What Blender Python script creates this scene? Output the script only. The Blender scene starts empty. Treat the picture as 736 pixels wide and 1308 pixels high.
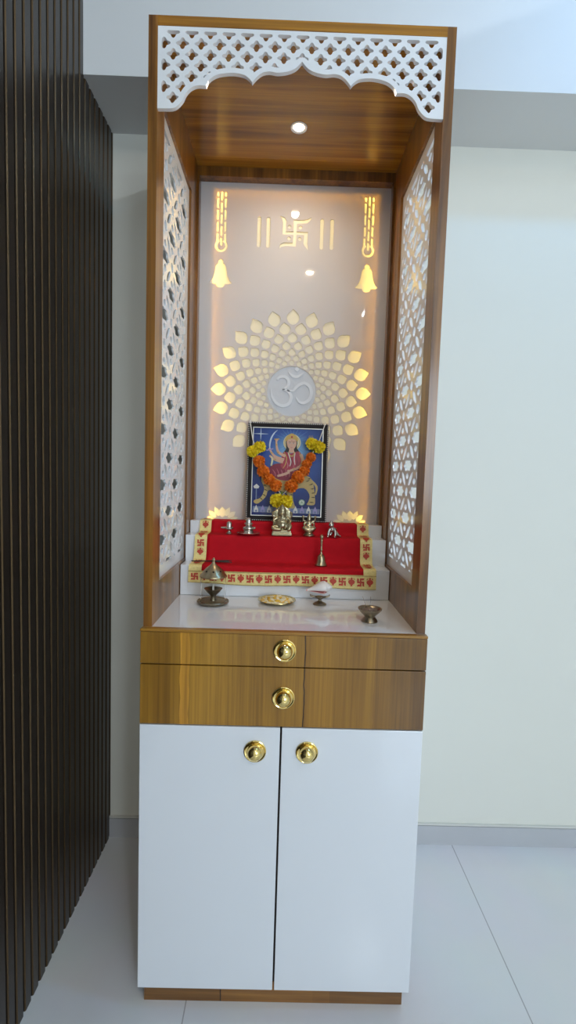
import bpy, bmesh, math, random
from mathutils import Vector, Matrix, noise
from mathutils.geometry import delaunay_2d_cdt
C = bpy.context.scene.collection
PI = math.pi
rnd = random.Random(7)

# ------------------------------------------------------------------ materials
def nt(name):
    m = bpy.data.materials.new(name); m.use_nodes = True
    n = m.node_tree.nodes; l = m.node_tree.links
    return m, n, l, n['Principled BSDF']

def mat(name, col, rough=0.5, metal=0.0, coat=0.0, bump=0.0, bscale=200, var=0.0, vscale=30, spec=0.5, sheen=0.0):
    m, n, l, p = nt(name)
    p.inputs['Base Color'].default_value = (*col, 1)
    p.inputs['Roughness'].default_value = rough
    p.inputs['Metallic'].default_value = metal
    p.inputs['Coat Weight'].default_value = coat
    p.inputs['Coat Roughness'].default_value = 0.04
    p.inputs['Specular IOR Level'].default_value = spec
    if sheen: p.inputs['Sheen Weight'].default_value = sheen
    tc = n.new('ShaderNodeTexCoord')
    if var:
        t = n.new('ShaderNodeTexNoise'); t.inputs['Scale'].default_value = vscale; t.inputs['Detail'].default_value = 5
        l.new(tc.outputs['Object'], t.inputs['Vector'])
        mx = n.new('ShaderNodeMix'); mx.data_type = 'RGBA'
        mx.inputs[6].default_value = (*[c*(1-var) for c in col], 1)
        mx.inputs[7].default_value = (*[min(1, c*(1+var)) for c in col], 1)
        l.new(t.outputs['Fac'], mx.inputs[0]); l.new(mx.outputs[2], p.inputs['Base Color'])
    if bump:
        t = n.new('ShaderNodeTexNoise'); t.inputs['Scale'].default_value = bscale; t.inputs['Detail'].default_value = 4
        l.new(tc.outputs['Object'], t.inputs['Vector'])
        b = n.new('ShaderNodeBump'); b.inputs['Strength'].default_value = bump; b.inputs['Distance'].default_value = 0.002
        l.new(t.outputs['Fac'], b.inputs['Height']); l.new(b.outputs['Normal'], p.inputs['Normal'])
    return m

def emit(name, col, s):
    m, n, l, p = nt(name)
    p.inputs['Base Color'].default_value = (*col, 1)
    p.inputs['Emission Color'].default_value = (*col, 1)
    p.inputs['Emission Strength'].default_value = s
    return m

def wood(name, dark, light, axis='Z', rough=0.28, bands=None, seams=(), coat=0.25, k=1.0):
    """veneer: grain streaks along AXIS; bands = [(x, tone)] planks side by side along X; seams = dark joint lines at x"""
    m, n, l, p = nt(name)
    tc = n.new('ShaderNodeTexCoord')
    mp = n.new('ShaderNodeMapping'); l.new(tc.outputs['Object'], mp.inputs['Vector'])
    sc = {'X': (1.2, 26, 26), 'Y': (26, 1.2, 26), 'Z': (26, 26, 1.2)}[axis]
    mp.inputs['Scale'].default_value = [v*k for v in sc]
    t1 = n.new('ShaderNodeTexNoise'); t1.inputs['Scale'].default_value = 1.0; t1.inputs['Detail'].default_value = 8
    t1.inputs['Roughness'].default_value = 0.62; t1.inputs['Distortion'].default_value = 0.7
    l.new(mp.outputs['Vector'], t1.inputs['Vector'])
    mp2 = n.new('ShaderNodeMapping'); l.new(tc.outputs['Object'], mp2.inputs['Vector'])
    sc2 = {'X': (2.5, 190, 190), 'Y': (190, 2.5, 190), 'Z': (190, 190, 2.5)}[axis]
    mp2.inputs['Scale'].default_value = sc2
    t2 = n.new('ShaderNodeTexNoise'); t2.inputs['Scale'].default_value = 1.0; t2.inputs['Detail'].default_value = 3
    l.new(mp2.outputs['Vector'], t2.inputs['Vector'])
    r = n.new('ShaderNodeValToRGB')
    r.color_ramp.elements[0].position = 0.36; r.color_ramp.elements[0].color = (*dark, 1)
    r.color_ramp.elements[1].position = 0.62; r.color_ramp.elements[1].color = (*light, 1)
    l.new(t1.outputs['Fac'], r.inputs['Fac'])
    mul = n.new('ShaderNodeMix'); mul.data_type = 'RGBA'; mul.blend_type = 'MULTIPLY'; mul.inputs[0].default_value = 0.45
    g = n.new('ShaderNodeValToRGB')
    g.color_ramp.elements[0].position = 0.35; g.color_ramp.elements[0].color = (.45, .40, .35, 1)
    g.color_ramp.elements[1].position = 0.6; g.color_ramp.elements[1].color = (1, 1, 1, 1)
    l.new(t2.outputs['Fac'], g.inputs['Fac'])
    l.new(r.outputs['Color'], mul.inputs[6]); l.new(g.outputs['Color'], mul.inputs[7])
    out = mul.outputs[2]
    if bands or seams:
        sx = n.new('ShaderNodeSeparateXYZ'); l.new(tc.outputs['Object'], sx.inputs[0])
        ns = n.new('ShaderNodeTexNoise'); ns.inputs['Scale'].default_value = 14
        l.new(tc.outputs['Object'], ns.inputs['Vector'])
        a = n.new('ShaderNodeMath'); a.operation = 'MULTIPLY_ADD'; a.inputs[1].default_value = 0.012
        l.new(ns.outputs['Fac'], a.inputs[0]); l.new(sx.outputs['X'], a.inputs[2])
        mr = n.new('ShaderNodeMapRange'); mr.inputs[1].default_value = -0.32; mr.inputs[2].default_value = 0.32
        l.new(a.outputs[0], mr.inputs[0])
        cr = n.new('ShaderNodeValToRGB'); cr.color_ramp.interpolation = 'CONSTANT'
        stops = []
        for x, tone in bands: stops.append((x+.006, tone))
        for s in seams: pass
        el = cr.color_ramp.elements
        while len(el) > 1: el.remove(el[0])
        seq = sorted(stops)
        full = []
        for i, (x, tone) in enumerate(seq):
            full.append((x, tone))
        for s, w, after in seams:
            prev = [t for x, t in full if x <= s+.006]
            tone_after = after if after is not None else (prev[-1] if prev else (1, 1, 1))
            full = [(x, t) for x, t in full if not (s+.006 <= x <= s+.006+w)]
            full += [(s+.006, (.12, .07, .05)), (s+.006+w, tone_after)]
            full.sort()
        for i, (x, tone) in enumerate(full):
            pos = min(1, max(0, (x+.32)/.64))
            e = el[0] if i == 0 else el.new(pos)
            e.position = pos; e.color = (*tone, 1)
        l.new(mr.outputs[0], cr.inputs['Fac'])
        m2 = n.new('ShaderNodeMix'); m2.data_type = 'RGBA'; m2.blend_type = 'MULTIPLY'; m2.inputs[0].default_value = 1
        l.new(out, m2.inputs[6]); l.new(cr.outputs['Color'], m2.inputs[7]); out = m2.outputs[2]
    l.new(out, p.inputs['Base Color'])
    p.inputs['Roughness'].default_value = rough
    p.inputs['Coat Weight'].default_value = coat; p.inputs['Coat Roughness'].default_value = 0.12
    return m

WD, WL = (.118, .043, .007), (.325, .135, .020)
M = {}
M['wood_v'] = wood('wood_vertical', WD, WL, 'Z')
M['wood_x'] = wood('wood_across', (.22, .080, .006), (.48, .205, .017), 'X', rough=.2)
M['wood_y'] = wood('wood_deep', WD, WL, 'Y')
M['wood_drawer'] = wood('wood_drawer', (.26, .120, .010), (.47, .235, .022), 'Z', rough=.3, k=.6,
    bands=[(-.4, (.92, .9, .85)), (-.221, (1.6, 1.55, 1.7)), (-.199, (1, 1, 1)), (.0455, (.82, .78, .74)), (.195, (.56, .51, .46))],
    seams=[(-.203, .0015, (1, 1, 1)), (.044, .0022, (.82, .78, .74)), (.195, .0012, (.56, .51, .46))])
M['wood_plinth'] = wood('wood_plinth', (.16, .065, .012), (.37, .165, .034), 'X',
    bands=[(-.4, (.9, .9, .9)), (-.12, (1.1, 1.1, 1.1)), (.09, (1, 1, 1)), (.13, (.8, .8, .8))], seams=[(-.125, .003, (1.1, 1.1, 1.1))])
M['wood_edge'] = wood('wood_edge_strip', (.25, .110, .012), (.44, .21, .025), 'X')
M['white_gloss'] = mat('white_gloss_laminate', (.80, .82, .86), .09, coat=.6)
M['white_stone'] = mat('white_counter', (.83, .82, .82), .08, coat=.5)
M['white_step'] = mat('white_step_laminate', (.80, .81, .84), .12, coat=.3)
M['white_jali'] = mat('white_acrylic_lattice', (.86, .86, .87), .16, coat=.3)
M['carcass'] = mat('carcass_gap_shade', (.05, .035, .025), .7)  # coloured dark to paint shade into the gaps between doors and drawers
M['gold'] = mat('polished_brass', (.86, .66, .26), .07, 1.0)
M['brass'] = mat('aged_brass', (.42, .34, .21), .30, 1.0, var=.35, vscale=180)
M['brass_dark'] = mat('dark_brass', (.30, .25, .175), .34, 1.0, var=.4, vscale=160)
M['idol'] = mat('antique_idol_brass', (.46, .40, .26), .28, 1.0, var=.35, vscale=220)
M['silver'] = mat('old_silver', (.55, .51, .46), .26, 1.0, var=.3, vscale=200)
M['plate'] = mat('golden_plate', (.62, .47, .20), .2, 1.0, var=.2, vscale=120)
M['black'] = mat('black_hole', (.01, .008, .006), .8)
M['cloth'] = mat('red_velvet', (.50, .004, .012), .8, bump=.25, bscale=900, var=.12, vscale=60, spec=.2)
M['border'] = mat('gold_brocade', (.86, .67, .27), .42, .25, bump=.5, bscale=500, var=.25, vscale=260)
M['emblem'] = mat('red_emblem_print', (.52, .055, .025), .5)
M['frame'] = mat('black_brown_frame', (.014, .009, .008), .5, spec=.2)
M['bead'] = mat('silver_bead', (.78, .76, .72), .3, .6)
M['conch'] = mat('conch_white', (.83, .78, .75), .35, var=.08, vscale=60)
M['conch_lip'] = mat('conch_red_opening', (.30, .05, .045), .4)
M['conch_pink'] = mat('conch_pink_edge', (.78, .42, .40), .4)
M['stick'] = mat('dark_incense', (.045, .03, .028), .8)
M['wick'] = mat('white_wick', (.9, .88, .84), .8)
M['ash'] = mat('incense_ash', (.23, .16, .12), .95, bump=.8, bscale=500, var=.4, vscale=200)
M['rice'] = mat('rice_grain', (.86, .76, .52), .55, var=.15, vscale=120)
M['turmeric'] = mat('yellow_offering', (.82, .50, .06), .6, var=.25, vscale=120)
M['thread'] = mat('white_thread', (.82, .80, .77), .7)
M['orange'] = mat('orange_petal', (.86, .20, .008), .6, var=.3, vscale=90)
M['yellow'] = mat('yellow_petal', (.86, .66, .015), .6, var=.2, vscale=90)
M['leaf'] = mat('green_sepal', (.10, .17, .03), .7)
M['backing'] = mat('white_backing', (.92, .92, .92), .6)
M['om'] = mat('white_om_sign', (.74, .74, .76), .3)
M['disc'] = mat('pale_blue_grey_disc', (.61, .61, .635), .3)
M['rim'] = mat('light_box_rim', (.8, .78, .76), .8)
M['led'] = emit('warm_led_strip', (1, .77, .25), 140.0)
M['lamp'] = emit('warm_downlight', (1, .86, .62), 30.0)
M['white_trim'] = mat('white_lamp_ring', (.85, .85, .85), .4)
M['flute'] = mat('dark_brown_fluted', (.021, .014, .0095), .30, spec=.4, var=.25, vscale=120, bump=.12, bscale=400)

M['flute_line'] = mat('bronze_flute_line', (.10, .060, .024), .35, .6)
def acrylic(name, col, fac, through, rough):
    m, n, l, p = nt(name)
    p.inputs['Base Color'].default_value = (*col, 1); p.inputs['Roughness'].default_value = rough
    tr = n.new('ShaderNodeBsdfTranslucent'); tr.inputs['Color'].default_value = (*through, 1)
    mx = n.new('ShaderNodeMixShader'); mx.inputs[0].default_value = fac
    l.new(p.outputs[0], mx.inputs[1]); l.new(tr.outputs[0], mx.inputs[2])
    l.new(mx.outputs[0], n['Material Output'].inputs['Surface'])
    return m
M['acrylic'] = acrylic('frosted_white_acrylic', (.74, .745, .80), .30, (1, .78, .25), .025)
M['diffuser'] = acrylic('opal_diffuser', (.90, .90, .90), .48, (1, .95, .76), .4)

def glass():
    m, n, l, p = nt('clear_glass')
    p.inputs['Base Color'].default_value = (.97, .97, .95, 1); p.inputs['Roughness'].default_value = .02
    p.inputs['Transmission Weight'].default_value = 1.0; p.inputs['IOR'].default_value = 1.12
    return m
M['glass'] = glass()

def wall_paint(name, col):
    return mat(name, col, .6, bump=.03, bscale=300, var=.02, vscale=3, spec=.3)
M['wall'] = wall_paint('cream_wall_paint', (.80, .785, .71))
M['beam'] = wall_paint('beam_paint', (.74, .74, .73))
M['soffit'] = wall_paint('ceiling_paint', (.78, .78, .77))

def tiles():
    m, n, l, p = nt('polished_floor_tile')
    tc = n.new('ShaderNodeTexCoord')
    mp = n.new('ShaderNodeMapping'); mp.inputs['Location'].default_value = (.2, .32, 0)
    l.new(tc.outputs['Object'], mp.inputs['Vector'])
    b = n.new('ShaderNodeTexBrick'); b.offset = 0; b.inputs['Scale'].default_value = 1
    b.inputs['Mortar Size'].default_value = .0016; b.inputs['Brick Width'].default_value = .785; b.inputs['Row Height'].default_value = 1.57
    b.inputs['Mortar Smooth'].default_value = 0.2
    b.inputs['Color1'].default_value = (.80, .80, .82, 1); b.inputs['Color2'].default_value = (.82, .82, .84, 1)
    b.inputs['Mortar'].default_value = (.46, .45, .46, 1)
    l.new(mp.outputs['Vector'], b.inputs['Vector'])
    t = n.new('ShaderNodeTexNoise'); t.inputs['Scale'].default_value = 5; t.inputs['Detail'].default_value = 7
    l.new(tc.outputs['Object'], t.inputs['Vector'])
    mx = n.new('ShaderNodeMix'); mx.data_type = 'RGBA'; mx.blend_type = 'MULTIPLY'; mx.inputs[0].default_value = .12
    l.new(b.outputs['Color'], mx.inputs[6]); l.new(t.outputs['Color'], mx.inputs[7]); l.new(mx.outputs[2], p.inputs['Base Color'])
    p.inputs['Roughness'].default_value = .11
    return m
M['floor'] = tiles()
M['skirt'] = mat('grey_skirting_tile', (.52, .52, .54), .25, var=.06, vscale=6)

M['skirt_shadow'] = mat('skirting_shadow_line', (.20, .19, .18), .8)  # shadow line under the skirting's top strip, put in as dark colour
M['skirt_top'] = mat('skirting_top_edge', (.70, .69, .64), .5)
def print_bg():
    m, n, l, p = nt('blue_picture_print')
    tc = n.new('ShaderNodeTexCoord')
    mp = n.new('ShaderNodeMapping'); mp.inputs['Location'].default_value = (-.013, 0, -.205)
    l.new(tc.outputs['Object'], mp.inputs['Vector'])
    ln = n.new('ShaderNodeVectorMath'); ln.operation = 'LENGTH'; l.new(mp.outputs['Vector'], ln.inputs[0])
    r = n.new('ShaderNodeValToRGB')
    r.color_ramp.elements[0].position = .02; r.color_ramp.elements[0].color = (.20, .40, .62, 1)
    r.color_ramp.elements[1].position = .15; r.color_ramp.elements[1].color = (.012, .022, .14, 1)
    e = r.color_ramp.elements.new(.07); e.color = (.035, .09, .34, 1)
    l.new(ln.outputs['Value'], r.inputs['Fac']); l.new(r.outputs['Color'], p.inputs['Base Color'])
    p.inputs['Roughness'].default_value = .18
    return m
M['print_bg'] = print_bg()
PR = {k: mat('print_' + k, c, .25) for k, c in dict(
    halo=(.62, .60, .40), ray=(.10, .24, .50), gold=(.52, .34, .09), skin=(.60, .36, .26), hair=(.015, .01, .01),
    red=(.36, .035, .06), darkred=(.22, .02, .045), pink=(.55, .16, .20), steel=(.50, .60, .72), tan=(.50, .36, .13),
    stripe=(.06, .04, .02), grey=(.16, .20, .33), green=(.30, .45, .28), white=(.66, .64, .60), lilac=(.30, .26, .50)).items()}

# ------------------------------------------------------------------ helpers
def obj(name, bm, m, parent=None, smooth=False, loc=None, auto=None):
    me = bpy.data.meshes.new(name)
    bm.normal_update(); bm.to_mesh(me); bm.free()
    for x in (m if isinstance(m, (list, tuple)) else [m]): me.materials.append(x)
    o = bpy.data.objects.new(name, me); C.objects.link(o)
    if parent: o.parent = parent
    if loc: o.location = loc
    if smooth:
        for p in me.polygons: p.use_smooth = True
        if auto:
            sharp_edges(me, auto)
    return o

def sharp_edges(me, ang):
    bm = bmesh.new(); bm.from_mesh(me)
    for e in bm.edges:
        if len(e.link_faces) == 2 and e.calc_face_angle(0) > ang: e.smooth = False
    bm.to_mesh(me); bm.free()

def tag(o, label=None, cat=None, group=None, kind=None):
    if label: o['label'] = label
    if cat: o['category'] = cat
    if group: o['group'] = group
    if kind: o['kind'] = kind
    return o

def empty(name, loc, label, cat, group=None):
    o = bpy.data.objects.new(name, None); o.empty_display_size = .05
    C.objects.link(o); o.location = loc
    return tag(o, label, cat, group)

def box(bm, x0, x1, y0, y1, z0, z1, off=(0, 0, 0), bev=0.0, mi=0):
    vs = [bm.verts.new((x-off[0], y-off[1], z-off[2])) for x in (x0, x1) for y in (y0, y1) for z in (z0, z1)]
    idx = [(0, 1, 3, 2), (4, 6, 7, 5), (0, 4, 5, 1), (2, 3, 7, 6), (0, 2, 6, 4), (1, 5, 7, 3)]
    fs = []
    for i in idx:
        f = bm.faces.new([vs[k] for k in i]); f.material_index = mi; fs.append(f)
    if bev:
        es = list({e for f in fs for e in f.edges})
        bmesh.ops.bevel(bm, geom=es, offset=bev, segments=2, profile=.5, affect='EDGES')
    return bm

def bbox(*a, **k): return box(bmesh.new(), *a, **k)

def lathe(bm, prof, seg=32, c=(0, 0, 0), sx=1, sy=1, mi=0):
    rings = []
    for r, z in prof:
        if r < 1e-6: rings.append([bm.verts.new((c[0], c[1], c[2]+z))])
        else: rings.append([bm.verts.new((c[0]+r*sx*math.cos(2*PI*k/seg), c[1]+r*sy*math.sin(2*PI*k/seg), c[2]+z)) for k in range(seg)])
    for a, b in zip(rings, rings[1:]):
        for k in range(seg):
            k2 = (k+1) % seg
            if len(a) == 1 and len(b) == 1: continue
            if len(a) == 1: f = bm.faces.new((a[0], b[k2], b[k]))
            elif len(b) == 1: f = bm.faces.new((a[k], a[k2], b[0]))
            else: f = bm.faces.new((a[k], a[k2], b[k2], b[k]))
            f.material_index = mi
    return bm

def tube(bm, pts, rad, seg=8, mi=0, cap=True):
    pts = [Vector(p) for p in pts]; n = len(pts)
    rs = rad if isinstance(rad, (list, tuple)) else [rad]*n
    rings = []; prev = None
    for i, p in enumerate(pts):
        t = (pts[min(i+1, n-1)]-pts[max(i-1, 0)]).normalized()
        if prev is None:
            a = Vector((0, 0, 1)) if abs(t.z) < .9 else Vector((1, 0, 0))
            u = t.cross(a).normalized()
        else:
            u = (prev-t*prev.dot(t)).normalized()
        prev = u; v = t.cross(u)
        rings.append([bm.verts.new(p+(u*math.cos(2*PI*k/seg)+v*math.sin(2*PI*k/seg))*rs[i]) for k in range(seg)])
    for a, b in zip(rings, rings[1:]):
        for k in range(seg):
            f = bm.faces.new((a[k], a[(k+1) % seg], b[(k+1) % seg], b[k])); f.material_index = mi
    if cap:
        for r in (rings[0][::-1], rings[-1]):
            f = bm.faces.new(r); f.material_index = mi
    return bm

def ell(bm, c, r, rot=None, seg=14, rings=9, mi=0):
    mtx = Matrix.Translation(c) @ (rot.to_4x4() if rot else Matrix.Identity(4)) @ Matrix.Diagonal((*r, 1))
    res = bmesh.ops.create_uvsphere(bm, u_segments=seg, v_segments=rings, radius=1, matrix=mtx)
    for v in res['verts']:
        for f in v.link_faces: f.material_index = mi
    return bm

def shape(polys, depth, fn=None, mi=0, into=None):
    """flat outline polys[0] minus the openings polys[1:], of the given thickness; fn(x, y, z) -> point"""
    bm = into or bmesh.new()
    vs, fs = [], []
    for poly in polys:
        if sum(a[0]*b[1]-b[0]*a[1] for a, b in zip(poly, poly[1:]+poly[:1])) < 0: poly = poly[::-1]
        k = len(vs); vs += [Vector((p[0], p[1])) for p in poly]; fs.append(list(range(k, k+len(poly))))
    V, E, F, _, _, oF = delaunay_2d_cdt(vs, [], fs, 0, 1e-7)
    tri = [f for f, o in zip(F, oF) if 0 in o and len(o) == 1]
    used = sorted({i for f in tri for i in f})
    f_ = fn or (lambda x, y, z: (x, y, z))
    lo = {i: bm.verts.new(f_(V[i].x, V[i].y, 0)) for i in used}
    hi = {i: bm.verts.new(f_(V[i].x, V[i].y, depth)) for i in used}
    edges = {}
    for f in tri:
        for g in (bm.faces.new([hi[i] for i in f]), bm.faces.new([lo[i] for i in f[::-1]])): g.material_index = mi
        for p, q in zip(f, list(f[1:])+[f[0]]): edges[(p, q)] = 1
    for p, q in edges:
        if (q, p) not in edges:
            try: bm.faces.new((lo[p], lo[q], hi[q], hi[p])).material_index = mi
            except ValueError: pass
    return bm

def fixn(bm):
    bmesh.ops.recalc_face_normals(bm, faces=bm.faces); return bm

def is_simple(q):
    def o(p, a, b): return (a[0]-p[0])*(b[1]-p[1])-(a[1]-p[1])*(b[0]-p[0])
    m = len(q)
    for x in range(m):
        for y in range(x+2, m):
            a, b, c, d = q[x], q[(x+1) % m], q[y], q[(y+1) % m]
            if o(a, b, c)*o(a, b, d) < 0 and o(c, d, a)*o(c, d, b) < 0: return False
    return True

def hull(q):
    P = sorted(set((round(p[0], 7), round(p[1], 7)) for p in q)); out = []
    for seq in (P, P[::-1]):
        h = []
        for p in seq:
            while len(h) > 1 and (h[-1][0]-h[-2][0])*(p[1]-h[-2][1])-(h[-1][1]-h[-2][1])*(p[0]-h[-2][0]) <= 0: h.pop()
            h.append(p)
        out += h[:-1]
    return out

def circle(cx, cy, r, n=20, ry=None):
    return [(cx+r*math.cos(2*PI*k/n), cy+(ry or r)*math.sin(2*PI*k/n)) for k in range(n)]

def catmull(pts, n=6, closed=False):
    out = []; N = len(pts)
    rng = range(N) if closed else range(N-1)
    for i in rng:
        g = lambda j: Vector(pts[j % N]) if closed else Vector(pts[max(0, min(N-1, j))])
        p0, p1, p2, p3 = g(i-1), g(i), g(i+1), g(i+2)
        for k in range(n):
            t = k/n
            out.append(.5*((2*p1)+(p2-p0)*t+(2*p0-5*p1+4*p2-p3)*t*t+(3*p1-p0-3*p2+p3)*t**3))
    if not closed: out.append(Vector(pts[-1]))
    return out

def stroke(pts, w, n=6):
    """outline polygon of a brush stroke along pts, widths w (half widths per point)"""
    P = catmull([(p[0], p[1], 0) for p in pts], n)
    ws = []
    for i in range(len(P)):
        t = i/(len(P)-1)*(len(w)-1); k = min(int(t), len(w)-2)
        ws.append(w[k]+(w[k+1]-w[k])*(t-k))
    L, R = [], []
    for i, p in enumerate(P):
        t = (P[min(i+1, len(P)-1)]-P[max(i-1, 0)]).normalized(); nn = Vector((-t.y, t.x, 0))
        a = p+nn*ws[i]; b = p-nn*ws[i]; L.append((a.x, a.y)); R.append((b.x, b.y))
    return L+R[::-1]

def clip_rect(poly, x0, x1, y0, y1):
    def cl(poly, ins, inter):
        out = []
        for a, b in zip(poly, poly[1:]+poly[:1]):
            if ins(a):
                out.append(a)
                if not ins(b): out.append(inter(a, b))
            elif ins(b): out.append(inter(a, b))
        return out
    def ix(v): return lambda a, b: (v, a[1]+(b[1]-a[1])*(v-a[0])/(b[0]-a[0]))
    def iy(v): return lambda a, b: (a[0]+(b[0]-a[0])*(v-a[1])/(b[1]-a[1]), v)
    for ins, it in ((lambda p: p[0] >= x0, ix(x0)), (lambda p: p[0] <= x1, ix(x1)), (lambda p: p[1] >= y0, iy(y0)), (lambda p: p[1] <= y1, iy(y1))):
        if len(poly) < 3: return []
        poly = cl(poly, ins, it)
    return poly

def area(poly):
    return abs(sum(a[0]*b[1]-b[0]*a[1] for a, b in zip(poly, poly[1:]+poly[:1])))/2

# ------------------------------------------------------------------ the room
XL, YW, ZS, YB = -.552, .514, 2.2114, .295      # flute face, back wall, beam soffit, beam face
XR, YF, ZC = 2.9, -4.2, 2.78
def struct(name, bm, m): return tag(obj(name, bm, m), kind='structure')
struct('floor', bbox(XL-.12, XR+.1, YF-.1, YW+.1, -.1, 0), M['floor'])
struct('wall_back', bbox(XL-.12, XR+.1, YW, YW+.1, 0, ZC), M['wall'])
struct('wall_left', bbox(XL-.12, XL-.022, YF, YW, 0, ZC), M['wall'])
struct('wall_right', bbox(XR, XR+.1, YF, YW, 0, ZC), M['wall'])
WX0, WX1, WZ0, WZ1 = 1.15, 2.80, .95, 2.35
b = bmesh.new()
shape([[(XL-.12, 0), (XR+.1, 0), (XR+.1, ZC), (XL-.12, ZC)], [(WX0, WZ0), (WX1, WZ0), (WX1, WZ1), (WX0, WZ1)]], .1, lambda x, y, z: (x, YF-.1+z, y), into=b)
struct('wall_front', fixn(b), M['wall'])
struct('ceiling', bbox(XL-.12, XR+.1, YF-.1, YW+.1, ZC, ZC+.1), M['soffit'])
struct('trim_1', bbox(XL-.022, XR, YB, YW, ZS, ZC), M['beam'])          # the beam across the back wall
b = bmesh.new()
box(b, XL-.001, XR, YW-.008, YW, 0, .0655)
box(b, XL-.001, XR, YW-.0035, YW, .0655, .0675, mi=1)
box(b, XL-.001, XR, YW-.0080, YW, .0675, .0730, mi=2)
bb = struct('baseboard_back', b, M['skirt'])
for k_ in ('skirt_shadow', 'skirt_top'): bb.data.materials.append(M[k_])
# cove lip for the cool strip light on the right
b = bmesh.new()
box(b, 1.02, 1.035, -2.7, -.42, 2.49, 2.57); box(b, 1.02, XR, -2.7, -.42, 2.475, 2.49)
struct('trim_2', b, M['soffit'])

# fluted cladding on the left wall
def fluted():
    pitch = .0335; y = -.0675+pitch*17+.0; prof = []
    y_end = YW-.0005; y = -2.345
    ph = -.0675
    k0 = math.floor((y-ph)/pitch); k = k0
    top, deep = XL, XL-.013
    c = .0022
    while ph+k*pitch < y_end-.004:
        a = ph+k*pitch
        prof += [(a, deep), (a+.0055, deep), (a+.0065, top-c), (a+.0065+c, top), (a+pitch-.001-c, top), (a+pitch-.001, top-c), (a+pitch, deep)][:]
        k += 1
    prof = [(yy, xx) for yy, xx in prof if yy <= y_end]
    prof.append((y_end, prof[-1][1]))
    bm = bmesh.new()
    bx = XL-.0215
    for lo, hi, ztop in ((-99, YB-.0005, ZC-.001), (YB-.0005, 99, ZS-.0005)):
        seg = []
        for i, (p, q) in enumerate(zip(prof, prof[1:])):
            for s in (p, q):
                pass
        pts = [p for p in prof if lo <= p[0] <= hi]
        # close the cut at the beam
        def xat(yv):
            for p, q in zip(prof, prof[1:]):
                if p[0] <= yv <= q[0] and q[0] > p[0]: return p[1]+(q[1]-p[1])*(yv-p[0])/(q[0]-p[0])
            return deep
        if lo > -99: pts = [(lo, xat(lo))]+pts
        else: pts = pts+[(hi, xat(hi))]
        ring = [(bx, pts[0][0])]+[(x, yy) for yy, x in pts]+[(bx, pts[-1][0])]
        bot = [bm.verts.new((x, yy, .001)) for x, yy in ring]; tp = [bm.verts.new((x, yy, ztop)) for x, yy in ring]
        n = len(ring)
        for i in range(n):
            f = bm.faces.new((bot[i], bot[(i+1) % n], tp[(i+1) % n], tp[i]))
            (xa, ya), (xb, yb) = ring[i], ring[(i+1) % n]
            if 0 < yb-ya < c*1.2 and xb-xa > c*.8 and xb-xa < c*1.2: f.material_index = 1      # thin bronze line on each flute
        bm.faces.new(bot[::-1]); bm.faces.new(tp)
    return fixn(bm)
tag(obj('fluted_panel', fluted(), [M['flute'], M['flute_line']]), 'dark brown vertically fluted panel covering the left wall from floor to ceiling', 'wall panel')

# ------------------------------------------------------------------ the cabinet
W, T = .305, .0185
XI = W-T
HT, ZCN = 2.1083, .8782
DEP = .505
cab = empty('temple_cabinet', (0, 0, 0), 'tall wooden home temple cabinet with white doors, brass knobs and lattice sides', 'cabinet')

# lower body
b = bbox(-.303, .303, .0045, DEP, .052, .868)
b.faces.ensure_lookup_table(); b.faces[0].material_index = b.faces[1].material_index = 1
obj('carcass', b, [M['carcass'], M['white_gloss']], cab)
obj('plinth', bbox(-.297, .297, .003, DEP, 0, .0515, bev=.001), M['wood_plinth'], cab)
YD = -.0159
def knob_bm(x, z, s=1.0):
    bm = bmesh.new()
    prof = [(0, 0), (.0240, 0), (.0246, .0012), (.0243, .0028), (.0228, .0036), (.0212, .0030), (.0200, .0026), (.0175, .0028), (.0160, .0030)]
    for k in range(0, 13):
        a = -.30+(PI/2+.30)*k/12
        prof.append((.0172*math.cos(a), .0082+.0150*math.sin(a)))
    prof[-1] = (0, prof[-1][1])
    lathe(bm, [(r*s, h*s) for r, h in prof], 40)
    for v in bm.verts: v.co = Vector((x+v.co.x, YD-v.co.z, z+v.co.y))
    return fixn(bm)
for z0, z1, kx, kz in ((.8027, .8718, .0016, .8390), (.6693, .8002, .0015, .7350)):
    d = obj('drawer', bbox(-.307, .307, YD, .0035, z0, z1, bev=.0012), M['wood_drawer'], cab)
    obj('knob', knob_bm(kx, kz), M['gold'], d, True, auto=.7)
for x0, x1, kx, kz in ((-.307, -.0031, -.0563, .6135), (.0011, .307, .0565, .6135)):
    d = obj('door', bbox(x0, x1, YD, .0035, .0515, .6668, bev=.0012), M['white_gloss'], cab)
    obj('knob', knob_bm(kx, kz), M['gold'], d, True, auto=.7)
obj('counter_edge', bbox(-.3075, .3075, -.0165, .0, .8725, ZCN, bev=.0008), M['wood_edge'], cab)
obj('counter_top', bbox(-.3065, .3065, .0, DEP, .868, ZCN-.0002), M['white_stone'], cab)

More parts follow.
